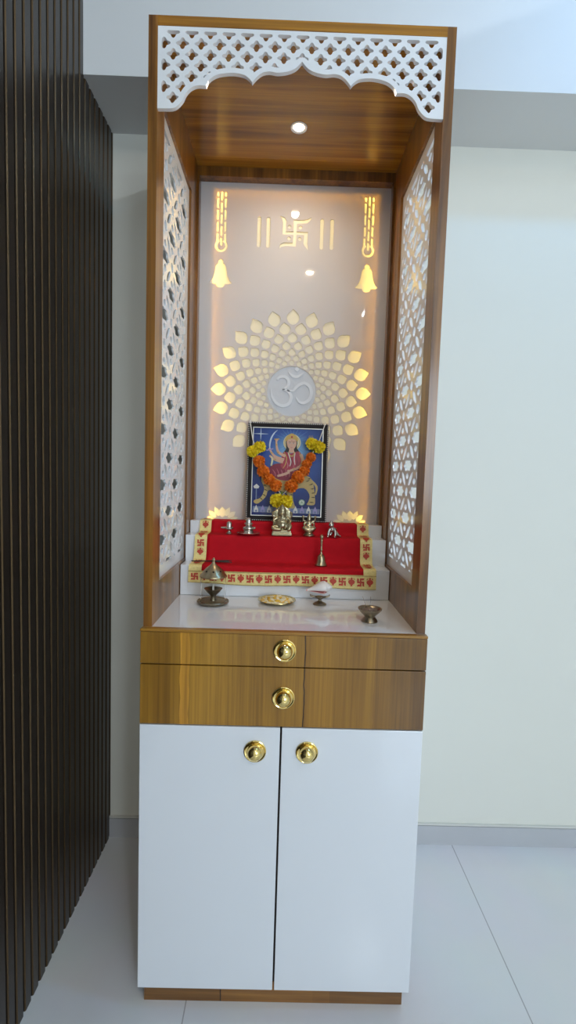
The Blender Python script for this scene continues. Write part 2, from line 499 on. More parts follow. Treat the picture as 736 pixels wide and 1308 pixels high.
# side panels with their lattice
LY0, LY1, LZ0, LZ1 = .060, .366, .966, 1.978
def side_pattern():
    """star-shaped openings on a diagonal grid with slim leaf-shaped openings between them"""
    polys = []
    cw, ch = .0672, .0645
    y0, y1, z0, z1 = LY0+.010, LY1-.024, LZ0+.027, LZ1-.024
    def leaf(cx, cy, L, w, ang):
        pts = []
        for k in range(16):
            t = 2*PI*k/16
            r = w*math.sin(t)*(1-.25*abs(math.cos(t)))
            a, c = L*math.cos(t), r
            pts.append((cx+a*math.sin(ang)+c*math.cos(ang), cy+a*math.cos(ang)-c*math.sin(ang)))
        return pts
    cands = []
    for i in range(-3, 8):
        for j in range(-2, 20):
            cx, cy = .1755+(i-1)*cw, .9+(j+.35)*ch
            if (i+j) % 2 == 0:
                st = []
                for k in range(48):
                    a = 2*PI*k/48
                    r = 1+.13*math.cos(6*a)
                    st.append((cx+.0350*r*math.cos(a), cy+.0135*r*math.sin(a)))
                cands.append(st)
                cands.append(leaf(cx, cy+.0262, .0078, .0125, 0)); cands.append(leaf(cx, cy-.0262, .0078, .0125, 0))
                for sx in (-1, 1):
                    for sy in (-1, 1):
                        cands.append(leaf(cx+sx*cw*.5, cy+sy*ch*.5, .0250, .0088, sx*sy*-.86))
            else:
                cands.append(leaf(cx, cy, .0118, .0128, 0))
    seen = []
    for p in cands:
        c = (sum(q[0] for q in p)/len(p), sum(q[1] for q in p)/len(p))
        if any((c[0]-s[0])**2+(c[1]-s[1])**2 < .012**2 for s in seen): continue
        seen.append(c)
        q = clip_rect(p, y0, y1, z0, z1)
        if len(q) >= 3 and area(q) > 6e-5: polys.append(q)
    return polys
SP = side_pattern()
for s in (-1, 1):
    b = shape([[(0, ZCN), (DEP, ZCN), (DEP, HT), (0, HT)], [(LY0, LZ0), (LY1, LZ0), (LY1, LZ1), (LY0, LZ1)]], T,
              lambda x, y, z: (s*(XI+z), x, y))
    sp = obj('side_panel', fixn(b), M['wood_v'], cab)
    b = shape([[(LY0, LZ0), (LY1, LZ0), (LY1, LZ1), (LY0, LZ1)]]+SP, .0045, lambda x, y, z: (s*(XI+.0065+z), x, y))
    l_ = obj('lattice', fixn(b), M['white_jali'], sp); l_['label'] = 'white pierced lattice screen'
obj('top_panel', bbox(-XI, XI, 0, DEP, HT-T-.0004, HT), M['wood_x'], cab)
# downlight sunk in the ceiling of the shrine
ZT = HT-T-.0004
b = bmesh.new(); lathe(b, [(.0135, -.0006), (.0185, -.0015), (.0205, -.003), (.021, 0)], 32, (0, .273, ZT))
dl = obj('downlight', fixn(b), M['white_trim'], cab, True)
b = bmesh.new(); lathe(b, [(0, -.0012), (.0135, -.0012)], 24, (0, .273, ZT)); obj('bulb', b, M['lamp'], dl)
# trim around the back panel
b = shape([[(-XI, .8782), (-XI, ZT), (XI, ZT), (XI, .8782), (XI-.0065, .8782), (XI-.0065, ZT-.0265), (-XI+.0065, ZT-.0265), (-XI+.0065, .8782)]], .03,
          lambda x, y, z: (x, .446+z, y))
obj('back_trim', fixn(b), M['wood_v'], cab)

# the scalloped lattice apron
def pel():
    arch = [(-.2894, 1.9349), (-.2735, 1.9352), (-.2520, 1.9375), (-.2370, 1.9510), (-.2305, 1.9640), (-.2215, 1.9745), (-.2080, 1.9808), (-.1900, 1.9808)]
    px = [(-.1900, 1.9808), (-.1838, 1.9925), (-.1690, 2.0020), (-.1490, 2.0062), (-.1330, 2.0068), (-.1150, 2.0040), (-.1040, 1.9970), (-.0985, 1.9905)]
    px2 = [(-.0985, 1.9905), (-.0895, 2.0010), (-.0780, 2.0095), (-.0640, 2.0122), (-.0480, 2.0105), (-.0280, 2.0135), (-.0120, 2.0205), (0, 2.0330)]
    half = []
    for seg in (arch, px, px2):
        half += [(v.x, v.y) for v in catmull([(p[0], p[1], 0) for p in seg], 4)][:-1]
    half = [(-.2865, 1.9349)]+[p for p in half if p[0] > -.2855]+[(0, 2.0330)]
    low = half+[(-x, z) for x, z in half[-2::-1]]
    ztop = 2.0890
    outline = low+[(.2865, ztop), (-.2865, ztop)]
    def lowz(x):
        x = -abs(x)
        best = 1.93
        for p, q in zip(half, half[1:]):
            lo, hi = min(p[0], q[0]), max(p[0], q[0])
            if lo <= x <= hi and hi > lo: best = max(best, p[1]+(q[1]-p[1])*(x-p[0])/(q[0]-p[0]))
        return best
    def floor_z(x):      # edge of the solid rim that follows the scallops
        return max(lowz(x+d)+h for d, h in ((0, .0095), (-.004, .0085), (.004, .0085), (-.008, .006), (.008, .006), (-.010, .001), (.010, .001)))
    holes = []
    sx = .0366
    for row in range(0, 8):
        zc = 2.0785-.02035*row
        for i in range(-9, 10):
            cx = i*sx if row % 2 == 0 else (i+.5)*sx
            q = []
            for k in range(40):
                a = 2*PI*k/40
                r = .0104*(1+.25*math.cos(4*a))
                q.append((cx+r*math.cos(a)*1.0, zc+r*math.sin(a)*.83))
            q = clip_rect(q, -.2790, .2790, 1.94, 2.0815)
            if len(q) < 3: continue
            if all(z >= floor_z(x) for x, z in q): holes.append(q); continue
            # cut by the solid rim: scan the opening from side to side
            xa, xb = min(p[0] for p in q), max(p[0] for p in q); top_, bot_ = [], []; runs = []
            for i_ in range(1, 40):
                xx = xa+(xb-xa)*i_/40; zs = []
                for p, r in zip(q, q[1:]+q[:1]):
                    if (p[0] <= xx) != (r[0] <= xx): zs.append(p[1]+(r[1]-p[1])*(xx-p[0])/(r[0]-p[0]))
                if len(zs) >= 2 and max(zs)-max(min(zs), floor_z(xx)) > .0007:
                    top_.append((xx, max(zs))); bot_.append((xx, max(min(zs), floor_z(xx))))
                else:
                    runs.append((top_, bot_)); top_, bot_ = [], []
            runs.append((top_, bot_))
            for t_, b_ in runs:
                if len(t_) > 4:
                    o = b_+t_[::-1]
                    if area(o) > 1.0e-5 and is_simple(o): holes.append(o)
    return fixn(shape([outline]+holes, .009, lambda x, y, z: (x, .0005+z, y)))
a_ = obj('lattice_apron', pel(), M['white_jali'], cab); a_['label'] = 'white scalloped lattice apron'

# ---- the lit back panel: frosted sheet with cut-outs, backing, spacer rim and led strips
YP = .4764; PX = .2805; PZ0, PZ1 = .90, 2.0635
def leafp(cx, cy, ang, L0, L1, w):
    """petal: pointed tip along ANG at distance L1 from (cx,cy), blunt base at L0, half width w"""
    ctr = [(L0, .0), (L0+.06*(L1-L0), .42*w), (L0+.24*(L1-L0), .82*w), (L0+.44*(L1-L0), w), (L0+.64*(L1-L0), .86*w), (L0+.84*(L1-L0), .42*w), (L1, 0)]
    pts = ctr+[(r, -t) for r, t in ctr[-2:0:-1]]
    ca, sa = math.cos(ang), math.sin(ang)
    return [(cx+r*ca-t*sa, cy+r*sa+t*ca) for r, t in pts]
cut = []
OX, OZ = .002, 1.4655
r = .243
rows = 7
for k in range(rows):
    f = .855**k
    for i in range(24):
        ang = 2*PI*(i+(.5 if k % 2 else 0))/24+PI/2
        rout = r*f
        L1 = rout; L0 = rout*(1-.192)
        w = rout*.080
        if k > 0: L1 = rout*.985; L0 = rout*.812; w = rout*.085
        cut.append(leafp(OX, OZ, ang, L0, L1, w))
for s in (-1, 1):                       # hanging chains with bells
    cx = s*.2180
    for col, dx in ((0, -.0112), (1, 0), (2, .0112)):
        z = 2.036 if col != 1 else 2.0375
        lens = [.0125, .029, .029, .029, .029] if col != 1 else [.0095, .029, .029, .029, .029, .010]
        if col == 1: z = 2.0375; lens = [.026, .029, .029, .029, .024]
        for L in lens:
            h = .0031
            pts = [(cx+dx+h*math.cos(a), z-h+h*math.sin(a)) for a in [PI*k/6 for k in range(7)]]
            pts += [(cx+dx+h*math.cos(a), z-L+h+h*math.sin(a)) for a in [PI+PI*k/6 for k in range(7)]]
            cut.append(pts); z -= L+.0042
    zr = 1.884
    cut.append([(cx+.0185*math.cos(a), zr+.0185*math.sin(a)) for a in [math.radians(-250+k*320/28+0) for k in range(29)]] +
               [(cx+.0118*math.cos(a), zr+.0118*math.sin(a)) for a in [math.radians(70-k*320/28) for k in range(29)]])
    zb = 1.8455
    half = [(0, 0), (.0045, -.0012), (.0078, -.0050), (.0080, -.0085), (.0068, -.0120), (.0120, -.0150), (.0150, -.0200), (.0165, -.0300), (.0185, -.0420),
            (.0225, -.0540), (.0280, -.0620), (.0345, -.0680), (.0320, -.0705), (.0130, -.0715), (.0118, -.0760), (.0075, -.0805), (0, -.0820)]
    cut.append([(cx+x, zb+z) for x, z in half]+[(cx-x, zb+z) for x, z in half[-2:0:-1]])
for bx in (-.1068, -.0795, .0790, .1090):   # the double bars
    h = .0052
    z0, z1 = 1.8830+h, 1.9705-h
    cut.append([(bx+h*math.cos(a), z1+h*math.sin(a)) for a in [PI*k/8 for k in range(9)]]+[(bx+h*math.cos(a), z0+h*math.sin(a)) for a in [PI+PI*k/8 for k in range(9)]])
sw = [(399, 80), (470, 78), (495, 72), (522, 58), (512, 82), (490, 100), (421, 104), (421, 157), (499, 157), (496, 230), (508, 284), (478, 250), (470, 235), (474, 179),
      (421, 179), (417, 258), (345, 256), (318, 262), (300, 278), (308, 245), (330, 232), (396, 232), (399, 179), (321, 179), (325, 100), (318, 75), (303, 55), (335, 65),
      (348, 85), (346, 157), (399, 157)]
cut.append([((x-410)*.000425, 1.9270-(y-168)*.000425) for x, y in sw])
for x, y in ((370, 127), (446, 129), (369, 205), (444, 207)):
    cut.append(circle((x-410)*.000425, 1.9270-(y-168)*.000425, .0052, 14))
for cx in (-.1985, .1965):              # half-hidden lotuses in the lower corners
    for tip, base, w in (((0, .0335), (0, .0), .0115), ((.0232, .0325), (.0105, .004), .0075), ((-.0232, .0325), (-.0105, .004), .0075),
                         ((.0415, .0195), (.0185, .0), .0078), ((-.0415, .0195), (-.0185, .0), .0078), ((.050, .002), (.026, -.006), .005), ((-.050, .002), (-.026, -.006), .005)):
        ang = math.atan2(tip[1]-base[1], tip[0]-base[0]); L = math.hypot(tip[0]-base[0], tip[1]-base[1])
        cut.append(leafp(cx+base[0], 1.0755+base[1], ang, 0, L, w))
RC = .0745
cut.append(circle(OX+.002, OZ, RC, 60))
sheet = shape([[(-PX, PZ0), (PX, PZ0), (PX, PZ1), (-PX, PZ1)]]+cut, .003, lambda x, y, z: (x, YP+z, y))
bp = obj('back_panel', fixn(sheet), M['acrylic'], cab); bp['label'] = 'glossy white backlit panel with cut-out motifs'
# om sign standing in the round recess
def om(px, py): return (OX+.001+(px-372)*.000383, OZ-(py-395)*.000383)
b = bmesh.new()
strokes = [([(255, 308), (283, 284), (322, 284), (348, 312), (344, 352), (305, 384)], [.0022, .0042, .0046, .0046, .0042, .0022]),
           ([(300, 384), (345, 394), (372, 435), (358, 488), (310, 510), (255, 488), (222, 440), (211, 385)], [.0022, .0040, .0050, .0050, .0048, .0044, .0034, .0010]),
           ([(340, 388), (385, 388), (420, 352), (470, 328), (515, 352), (532, 405), (515, 455), (475, 482), (438, 475), (412, 440)], [.0018, .0036, .0044, .0046, .0048, .0050, .0048, .0044, .0034, .0012]),
           ([(345, 245), (380, 274), (420, 278), (470, 245)], [.0008, .0042, .0042, .0008])]
for pts, w in strokes:
    shape([stroke([om(*p) for p in pts], w)], .0033, lambda x, y, z: (x, YP+z, y), into=b)
c_ = om(412, 222); shape([[(c_[0], c_[1]+.009), (c_[0]+.0075, c_[1]), (c_[0], c_[1]-.0075), (c_[0]-.0075, c_[1])]], .0033, lambda x, y, z: (x, YP+z, y), into=b)
obj('om_sign', fixn(b), M['om'], bp)
obj('round_recess', fixn(shape([circle(OX+.002, OZ, RC-.0006, 60)], .0006, lambda x, y, z: (x, YP+.0028+z, y))), M['disc'], bp)
obj('diffuser', bbox(-PX, PX, YP+.0036, YP+.0050, PZ0, PZ1), M['diffuser'], cab)
obj('backing', bbox(-PX, PX, .4990, .5045, PZ0, PZ1), M['backing'], cab)
GX = .2480; GZ = 2.0440
b = shape([[(-PX, PZ0), (PX, PZ0), (PX, PZ1), (-PX, PZ1)], [(-GX+.006, PZ0+.03), (GX, PZ0+.03), (GX, GZ), (-GX+.006, GZ)]], .0165, lambda x, y, z: (x, YP+.0054+z, y))
obj('spacer_rim', fixn(b), M['rim'], cab)
b = bmesh.new()
box(b, -GX+.0062, -GX+.0092, .488, .496, 1.03, GZ-.004)
box(b, GX-.0035, GX-.0005, .488, .496, 1.03, GZ-.004)
box(b, -GX+.01, GX-.004, .488, .496, GZ-.0035, GZ-.0005)
obj('led_strip', b, M['led'], cab)

# ------------------------------------------------------------------ white steps
ST = [(.283, .9610), (.350, 1.0350), (.415, 1.0700)]
b = bmesh.new()
XS = XI-.0015
for (y, z), zb, ye in ((ST[0], ZCN, .4455), (ST[1], ST[0][1]-.002, .4455), (ST[2], ST[1][1]-.002, .4455)):
    box(b, -XS, XS, y, ye, zb+.0003, z, bev=.0012)
box(b, -XS+.0085, XS-.0085, .440, YP-.0006, ZCN+.0003, ST[2][1]-.0005)
tag(obj('step_platform', b, M['white_step']), 'white glossy three-step platform at the back of the shrine, mostly under red cloth', 'step platform')

# ------------------------------------------------------------------ red cloth with gold border
prof = [(.4600, 1.0722), (.4300, 1.0724), (.4165, 1.0722), (.4115, 1.0680), (.4085, 1.0500), (.4045, 1.0405), (.3930, 1.0380), (.3700, 1.0376), (.3525, 1.0374), (.3462, 1.0330), (.3440, 1.0150),
        (.3425, .9900), (.3390, .9730), (.3310, .9655), (.3150, .9640), (.2920, .9637), (.2805, .9615), (.2772, .9520), (.2766, .9350), (.2762, .9130)]
PC = catmull([(p[0], p[1], 0) for p in prof], 8)
SL = [0]
for p, q in zip(PC, PC[1:]): SL.append(SL[-1]+(q-p).length)
LT = SL[-1]
def cpos(s):
    s = max(0, min(LT, s))
    for i in range(len(SL)-1):
        if SL[i+1] >= s:
            t = (s-SL[i])/max(1e-9, SL[i+1]-SL[i]); p = PC[i].lerp(PC[i+1], t)
            d = (PC[i+1]-PC[i]).normalized(); return p.x, p.y, d
    return PC[-1].x, PC[-1].y, (PC[-1]-PC[-2]).normalized()
CXL, CXR = (-.2535, -.2625), (.2435, .2480)
def cloth(u, s, off=0.0):
    """u 0..1 across, s metres from the back edge; the cloth lies on the steps and bulges a little"""
    t = s/LT
    x = (CXL[0]+(CXL[1]-CXL[0])*t)*(1-u)+(CXR[0]+(CXR[1]-CXR[0])*t)*u
    y, z, d = cpos(s)
    nrm = Vector((0, -abs(d.y), 0)) + Vector((0, 0, abs(d.x)))
    nrm.normalize()
    riser = max(0, abs(d.y)-.3)
    wv = .0016*riser*(noise.noise(Vector((x*9, s*4, 1.3)))+.7)+.0006*noise.noise(Vector((x*30, s*20, 4)))*riser
    hem = .002*math.sin(x*21+.5)*max(0, (t-.86)/.14)
    dz = hem+(-.004*u+.0)*max(0, (t-.9)/.1)
    return Vector((x, y, z+dz))+nrm*(wv+off)
BW = .0345
WT = .505
ub = BW/WT
us = [0, ub*.5, ub]+[ub+(1-2*ub)*k/40 for k in range(1, 40)]+[1-ub, 1-ub*.5, 1]
nS = 84
ss = [LT*k/nS for k in range(nS+1)]
sb = LT-BW
ss = sorted(set([round(x, 5) for x in ss if abs(x-sb) > .002]+[sb]))
def cloth_part(sel, off=0):
    bm = bmesh.new(); V = {}
    def v(i, j):
        if (i, j) not in V: V[i, j] = bm.verts.new(cloth(us[i], ss[j], off))
        return V[i, j]
    for i in range(len(us)-1):
        for j in range(len(ss)-1):
            um, sm = (us[i]+us[i+1])/2, (ss[j]+ss[j+1])/2
            isb = um < ub or um > 1-ub or sm > sb
            if isb == sel: bm.faces.new((v(i, j), v(i, j+1), v(i+1, j+1), v(i+1, j)))
    return bm
def thicken(bm, t):
    fixn(bm)
    r = bmesh.ops.solidify(bm, geom=list(bm.faces), thickness=t)
    return fixn(bm)
cl = obj('altar_cloth', thicken(cloth_part(False), .0012), M['cloth'], smooth=True)
tag(cl, 'red velvet cloth with gold border draped over the white steps', 'cloth')
b = thicken(cloth_part(True, .0004), .0014)
def swast(sz):
    h = sz*.11; a = sz*.5
    P = [(-h, a), (a*.86, a), (a, a*1.1), (a*.9, a-2*h), (h, a-2*h), (h, h), (a, h), (a, -a*.86), (a*1.1, -a), (a-2*h, -a*.9), (a-2*h, -h), (h, -h), (h, -a), (-a*.86, -a), (-a, -a*1.1), (-a*.9, -a+2*h),
         (-h, -a+2*h), (-h, -h), (-a, -h), (-a, a*.86), (-a*1.1, a), (-a+2*h, a*.9), (-a+2*h, h), (-h, h)]
    return [P]
def kalash(sz):
    s = sz
    pot = catmull([(-.16*s, -.5*s, 0), (.16*s, -.5*s, 0), (.10*s, -.38*s, 0), (.42*s, -.12*s, 0), (.44*s, .12*s, 0), (.2*s, .3*s, 0), (-.2*s, .3*s, 0), (-.44*s, .12*s, 0), (-.42*s, -.12*s, 0), (-.10*s, -.38*s, 0)], 3, True)
    return [[(v.x, v.y) for v in pot], circle(0, .44*s, .16*s, 10, .13*s)], [[(-.5*s, .28*s), (-.30*s, .34*s), (-.24*s, .5*s), (-.42*s, .42*s)], [(.5*s, .28*s), (.30*s, .34*s), (.24*s, .5*s), (.42*s, .42*s)]]
def emblem(kind, u_of, s_of, sz, dots):
    if kind == 0: polys = swast(sz)
    else:
        a, c = kalash(sz); polys = a+c
    for p in polys:
        shape([p], .0003, lambda x, y, z: cloth(u_of(x, y), s_of(x, y), .0022+z), mi=1, into=b)
    for dx, dy in dots:
        shape([circle(dx*sz, dy*sz, .05*sz, 8)], .0003, lambda x, y, z: cloth(u_of(x, y), s_of(x, y), .0022+z), mi=1, into=b)
DT = ((.27, .27), (-.27, .27), (.27, -.27), (-.27, -.27))
xs0 = -.2625
n_e = 20
for k in range(n_e):                     # along the front hem
    xc = BW*.5+k*(.5105-BW)/(n_e-1)
    emblem(k % 2, lambda x, y, xc=xc: (xc+x)/.5105, lambda x, y: LT-BW*.52-y*1.0, .0195, DT if k % 2 == 0 else ())
for side in (0, 1):                      # down both sides
    for k, s0 in enumerate((.024, .060, .095, .134, .159, .184, .222, .246)):
        if s0 > sb-.012: continue
        uc = BW*.5/.5 if side == 0 else 1-BW*.5/.5
        emblem((k+0) % 2, lambda x, y, uc=uc: uc+x/.5, lambda x, y, s0=s0: s0-y, .0190, DT if k % 2 == 0 else ())
# narrow gold edging lines on the hem
for o_ in (.0015, BW-.0015):
    pts = [cloth(k/60, LT-o_, .0022) for k in range(61)]
    tube(b, pts, .0009, 5, mi=2)
bo = obj('border', b, [M['border'], M['emblem'], M['plate']], cl, smooth=True, auto=.6)
bo['label'] = 'gold brocade border with red swastikas and pots'

# ------------------------------------------------------------------ framed picture
ZTOP = 1.0732
LEAN = math.atan2(.026, .298)
pic = empty('framed_picture', (-.002, .4330, ZTOP), 'framed blue print of a goddess on a tiger, leaning at the back of the shrine', 'picture')
pic.rotation_euler = (-LEAN, 0, 0)
PW, PH = .1210, .2965
def ring(bm, x, z0, z1, w, y0, y1, mi=0):
    shape([[(-x, z0), (x, z0), (x, z1), (-x, z1)], [(-x+w, z0+w), (x-w, z0+w), (x-w, z1-w), (-x+w, z1-w)]], y1-y0, lambda a, c, z: (a, y0+z, c), mi=mi, into=bm)
b = bmesh.new()
ring(b, PW, 0, PH, .0165, .000, .013); ring(b, PW-.0035, .0035, PH-.0035, .009, -.003, .002)
fr = obj('frame', fixn(b), M['frame'], pic)
b = bmesh.new()
nx, nz = 38, 47
for i in range(nx+1):
    for z in (.0024, PH-.0024): ell(b, (-PW+.0024+(2*PW-.0048)*i/nx, -.0008, z), (.0021, .0019, .0021), seg=7, rings=5)
for j in range(1, nz):
    for x in (-PW+.0024, PW-.0024): ell(b, (x, -.0008, .0024+(PH-.0048)*j/nz), (.0021, .0019, .0021), seg=7, rings=5)
obj('bead_edging', b, M['bead'], fr, True)
b = bmesh.new(); ring(b, PW-.0148, .0148, PH-.0148, .0022, -.0012, .004)
obj('inner_lip', fixn(b), M['bead'], fr)
obj('backboard', bbox(-PW+.014, PW-.014, .008, .012, .014, PH-.014), M['frame'], pic)
# the print: flat shapes, laid out in millimetre-like picture units (zx, zy)
def pc(x, y):
    return ((x-357)*.000507-.0005, .2790-(y-123)*.000496)
b = bmesh.new(); layers = [M['print_bg']]; cnt = [0]
shape([[(-PW+.0165, .0165), (PW-.0165, .0165), (PW-.0165, PH-.0165), (-PW+.0165, PH-.0165)]], .001, lambda x, y, z: (x, .0072-z, y), into=b)
PK = list(PR); layers += [PR[k] for k in PK]
def pr(k, poly, smooth=0):
    cnt[0] += 1; o = .0064-.00004*cnt[0]
    pts = [pc(*p) for p in poly]
    if smooth: pts = [(v.x, v.y) for v in catmull([(p[0], p[1], 0) for p in pts], smooth, True)]
    shape([pts], .00006, lambda x, y, z: (x, o-z, y), mi=1+PK.index(k), into=b)
def prs(k, pts, w): pr(k, stroke(pts, w, 5))
for i in range(26):
    a = 2*PI*i/26; prs('ray', [(382+50*math.cos(a), 205+50*math.sin(a)), (382+(95+25*(i % 2))*math.cos(a), 205+(85+22*(i % 2))*math.sin(a))], [1.6, .5])
pr('grey', [(160, 598), (560, 606), (558, 636), (158, 634)])
for i in range(10):                       # row of little shrine domes along the foot
    x = 180+i*39
    pr('lilac' if i % 2 else 'white', [(x-12, 634), (x-12, 615), (x-7, 606), (x, 590), (x+7, 606), (x+12, 615), (x+12, 634)])
    pr('grey', [(x-6, 632), (x-6, 620), (x+6, 620), (x+6, 632)])
for p in (((150, 157), (240, 157)), ((195, 120), (195, 196))):
    prs('steel', [p[0], ((p[0][0]+p[1][0])/2, (p[0][1]+p[1][1])/2), p[1]], [.4, 3.0, .4])
pr('halo', circle(382, 205, 52, 28)); pr('gold', circle(382, 205, 46, 28)); pr('halo', circle(382, 205, 43, 28))
prs('grey', [(178, 480), (178, 570)], [3, 3]); pr('white', [(160, 478), (178, 462), (196, 478), (190, 490), (166, 490)])
# tiger
pr('tan', [(205, 430), (260, 400), (340, 410), (430, 400), (490, 410), (515, 450), (525, 510), (530, 565), (520, 582), (480, 580), (490, 560), (495, 520), (460, 480), (400, 500), (400, 560), (410, 600), (370, 600), (365, 520), (300, 500), (250, 500), (235, 540), (190, 582), (165, 575), (170, 560), (205, 545), (225, 490)], 3)
for x, y, dx, dy in ((215, 470, 25, 8), (222, 495, 24, 10), (215, 525, 22, 14), (200, 548, 18, 14), (240, 450, 20, 10), (470, 440, 24, -12), (490, 460, 28, -12), (500, 485, 26, -8), (505, 510, 22, -4), (505, 535, 24, 0), (480, 425, 22, -8), (495, 565, 28, 2), (380, 520, 18, 6), (380, 545, 20, 4), (380, 570, 20, 6)):
    prs('stripe', [(x, y), (x+dx*.5, y+dy*.3), (x+dx, y+dy)], [.6, 3.2, .6])
prs('tan', [(500, 430), (535, 470), (530, 520)], [6, 7, 4])
# seated figure
pr('darkred', [(255, 360), (300, 335), (380, 345), (445, 350), (450, 385), (420, 420), (350, 440), (300, 430), (260, 405)], 4)
pr('red', [(335, 262), (375, 272), (425, 258), (446, 300), (442, 352), (400, 372), (330, 366), (318, 320)], 4)
for i in range(7): prs('pink', [(270+i*26, 372-6*(i % 2)), (285+i*22, 392), (292+i*20, 415)], [.8, 2.2, .8])
prs('skin', [(345, 290), (305, 268), (292, 236), (288, 198)], [9, 8, 6.5, 5]); pr('skin', circle(290, 192, 9, 12)); prs('gold', [(276, 188), (306, 186)], [3, 3])
prs('skin', [(338, 312), (288, 296), (262, 270), (252, 248)], [9, 8, 6, 5]); prs('skin', [(332, 326), (285, 312), (250, 288)], [9, 8, 5]); pr('skin', circle(250, 250, 9, 12))
prs('skin', [(436, 275), (450, 318), (430, 352), (372, 378)], [9, 9, 8, 6]); pr('skin', circle(366, 380, 9, 12)); prs('skin', [(300, 412), (345, 398), (372, 386)], [6, 8, 6])
prs('steel', [(252, 252), (250, 222), (258, 182), (274, 152), (294, 132)], [2, 4.5, 5, 3.5, .6]); prs('lilac', [(230, 258), (272, 246)], [4, 4])
prs('halo', [(262, 350), (268, 310), (258, 292)], [5, 6, 3])
prs('steel', [(492, 230), (494, 165)], [2, 2])
for dx in (-11, 0, 11): prs('gold', [(493+dx*.4, 192), (493+dx, 178), (493+dx*.8, 158)], [2.2, 2.2, .6])
prs('gold', [(336, 264), (352, 300), (346, 340), (332, 364)], [1.5, 2.5, 2.5, 1.5]); prs('gold', [(425, 260), (440, 300), (438, 350)], [1.5, 2.5, 1.5])
prs('darkred', [(372, 280), (384, 320), (380, 362)], [1, 4, 1]); prs('darkred', [(408, 290), (416, 325), (408, 362)], [1, 4, 1]); prs('pink', [(392, 284), (402, 322), (394, 360)], [1, 3, 1]); prs('pink', [(352, 318), (362, 345), (356, 364)], [1, 3, 1])
prs('gold', [(258, 402), (300, 432), (350, 442), (418, 424), (448, 388)], [2, 3, 3, 3, 2])
for x, y in ((300, 268), (291, 222), (262, 272), (285, 312), (446, 330), (398, 366)): pr('gold', circle(x, y, 5, 8))
pr('hair', [(346, 200), (350, 240), (338, 262), (362, 262), (404, 262), (424, 258), (446, 282), (412, 238), (412, 200), (380, 185)], 3)
pr('skin', [(352, 196), (380, 182), (406, 196), (406, 224), (394, 244), (380, 252), (366, 244), (354, 224)], 4); pr('skin', [(368, 240), (392, 240), (398, 268), (362, 268)])
pr('gold', [(344, 200), (346, 175), (362, 158), (380, 150), (398, 158), (414, 175), (416, 200), (400, 188), (380, 183), (360, 188)], 3); pr('red', circle(380, 172, 6, 12))
for sx in (-1, 1):
    prs('white', [(380+sx*5, 210), (380+sx*17, 209)], [1.2, 2.2]); pr('hair', circle(380+sx*11, 210, 2.6, 8)); prs('hair', [(380+sx*5, 203), (380+sx*18, 202)], [1.2, .8])
prs('pink', [(374, 235), (380, 237), (386, 235)], [.8, 2.2, .8]); prs('skin', [(380, 208), (379, 226)], [1.0, 2.6]); pr('red', circle(380, 196, 2.6, 8))
prs('gold', [(362, 262), (372, 285), (390, 286), (400, 262)], [2, 3, 3, 2]); prs('white', [(360, 268), (378, 320), (372, 350)], [2, 3, 2]); prs('white', [(402, 268), (398, 310), (404, 340)], [1.6, 2.4, 1.6])
pr('green', circle(450, 568, 18, 20)); pr('white', circle(450, 568, 13, 18)); pr('green', [(450, 556), (460, 575), (440, 575)])
obj('goddess_print', b, layers, pic)

# ------------------------------------------------------------------ marigold garland
def flower(seed, rx, rz, dep, mi_n=150, ps=1.0):
    r = random.Random(seed); bm = bmesh.new()
    ell(bm, (0, 0, 0), (rx*.72, dep*.72, rz*.72), seg=10, rings=7)
    g = (1+5**.5)/2
    for i in range(mi_n):
        t = (i+.5)/mi_n; ph = math.acos(1-2*t); th = 2*PI*i/g
        d = Vector((math.sin(ph)*math.cos(th), math.sin(ph)*math.sin(th), math.cos(ph)))
        p = Vector((d.x*rx*.70, d.y*dep*.70, d.z*rz*.70))
        nrm = Vector((d.x/rx, d.y/dep, d.z/rz)).normalized()
        u = nrm.orthogonal().normalized(); u = Matrix.Rotation(r.uniform(0, 2*PI), 3, nrm) @ u; v = nrm.cross(u)
        L = rx*.34*r.uniform(.8, 1.25)*ps; w = rx*.17*r.uniform(.8, 1.2)*ps
        lean = r.uniform(-.5, .5)
        tip = (nrm+u*lean).normalized()
        q = [p-v*w*.45, p+v*w*.45, p+tip*L*.6+v*w, p+tip*L+v*w*.5+u*L*.18, p+tip*L-v*w*.5+u*L*.22, p+tip*L*.6-v*w]
        vs = [bm.verts.new(x) for x in q]
        bm.faces.new((vs[0], vs[1], vs[2], vs[5])); bm.faces.new((vs[5], vs[2], vs[3], vs[4]))
    return bm
gar = empty('marigold_garland', (0, .42, 1.13), 'orange and yellow marigold garland hung in a V over the framed picture', 'garland')
GO = Vector(gar.location)
def front_y(z): return .4330+(z-ZTOP)*math.tan(LEAN)-.004
proto = {}
def put(kind, x, z, rx, rz, seed, rot=0):
    d = min(rx, rz)*.92
    key = (kind, seed)
    if key not in proto:
        o = obj('orange_flower' if kind == 'orange' else 'yellow_flower', flower(seed, .017, .0155, .0150, 170 if kind == 'orange' else 150, 1.0 if kind == 'orange' else 1.25), M[kind], gar)
        proto[key] = o
    else:
        o = proto[key].copy(); C.objects.link(o); o.parent = gar
    o.location = Vector((x, front_y(z)-d*1.02-.001, z))-GO
    o.scale = (rx/.017, d/.0150, rz/.0155); o.rotation_euler = (rot*.3, rot, 0)
for i, (x, z, r_) in enumerate([(-.0862, 1.2500, .0178), (-.0730, 1.2210, .0185), (-.0545, 1.1975, .0172), (-.0345, 1.1800, .0180),
                                (.0672, 1.2665, .0148), (.0560, 1.2465, .0150), (.0490, 1.2255, .0158), (.0305, 1.2065, .0190), (.0115, 1.1800, .0196)]):
    put('orange', x, z, r_, r_*.95, 11+i % 3, (i*37 % 10-5)*.12)
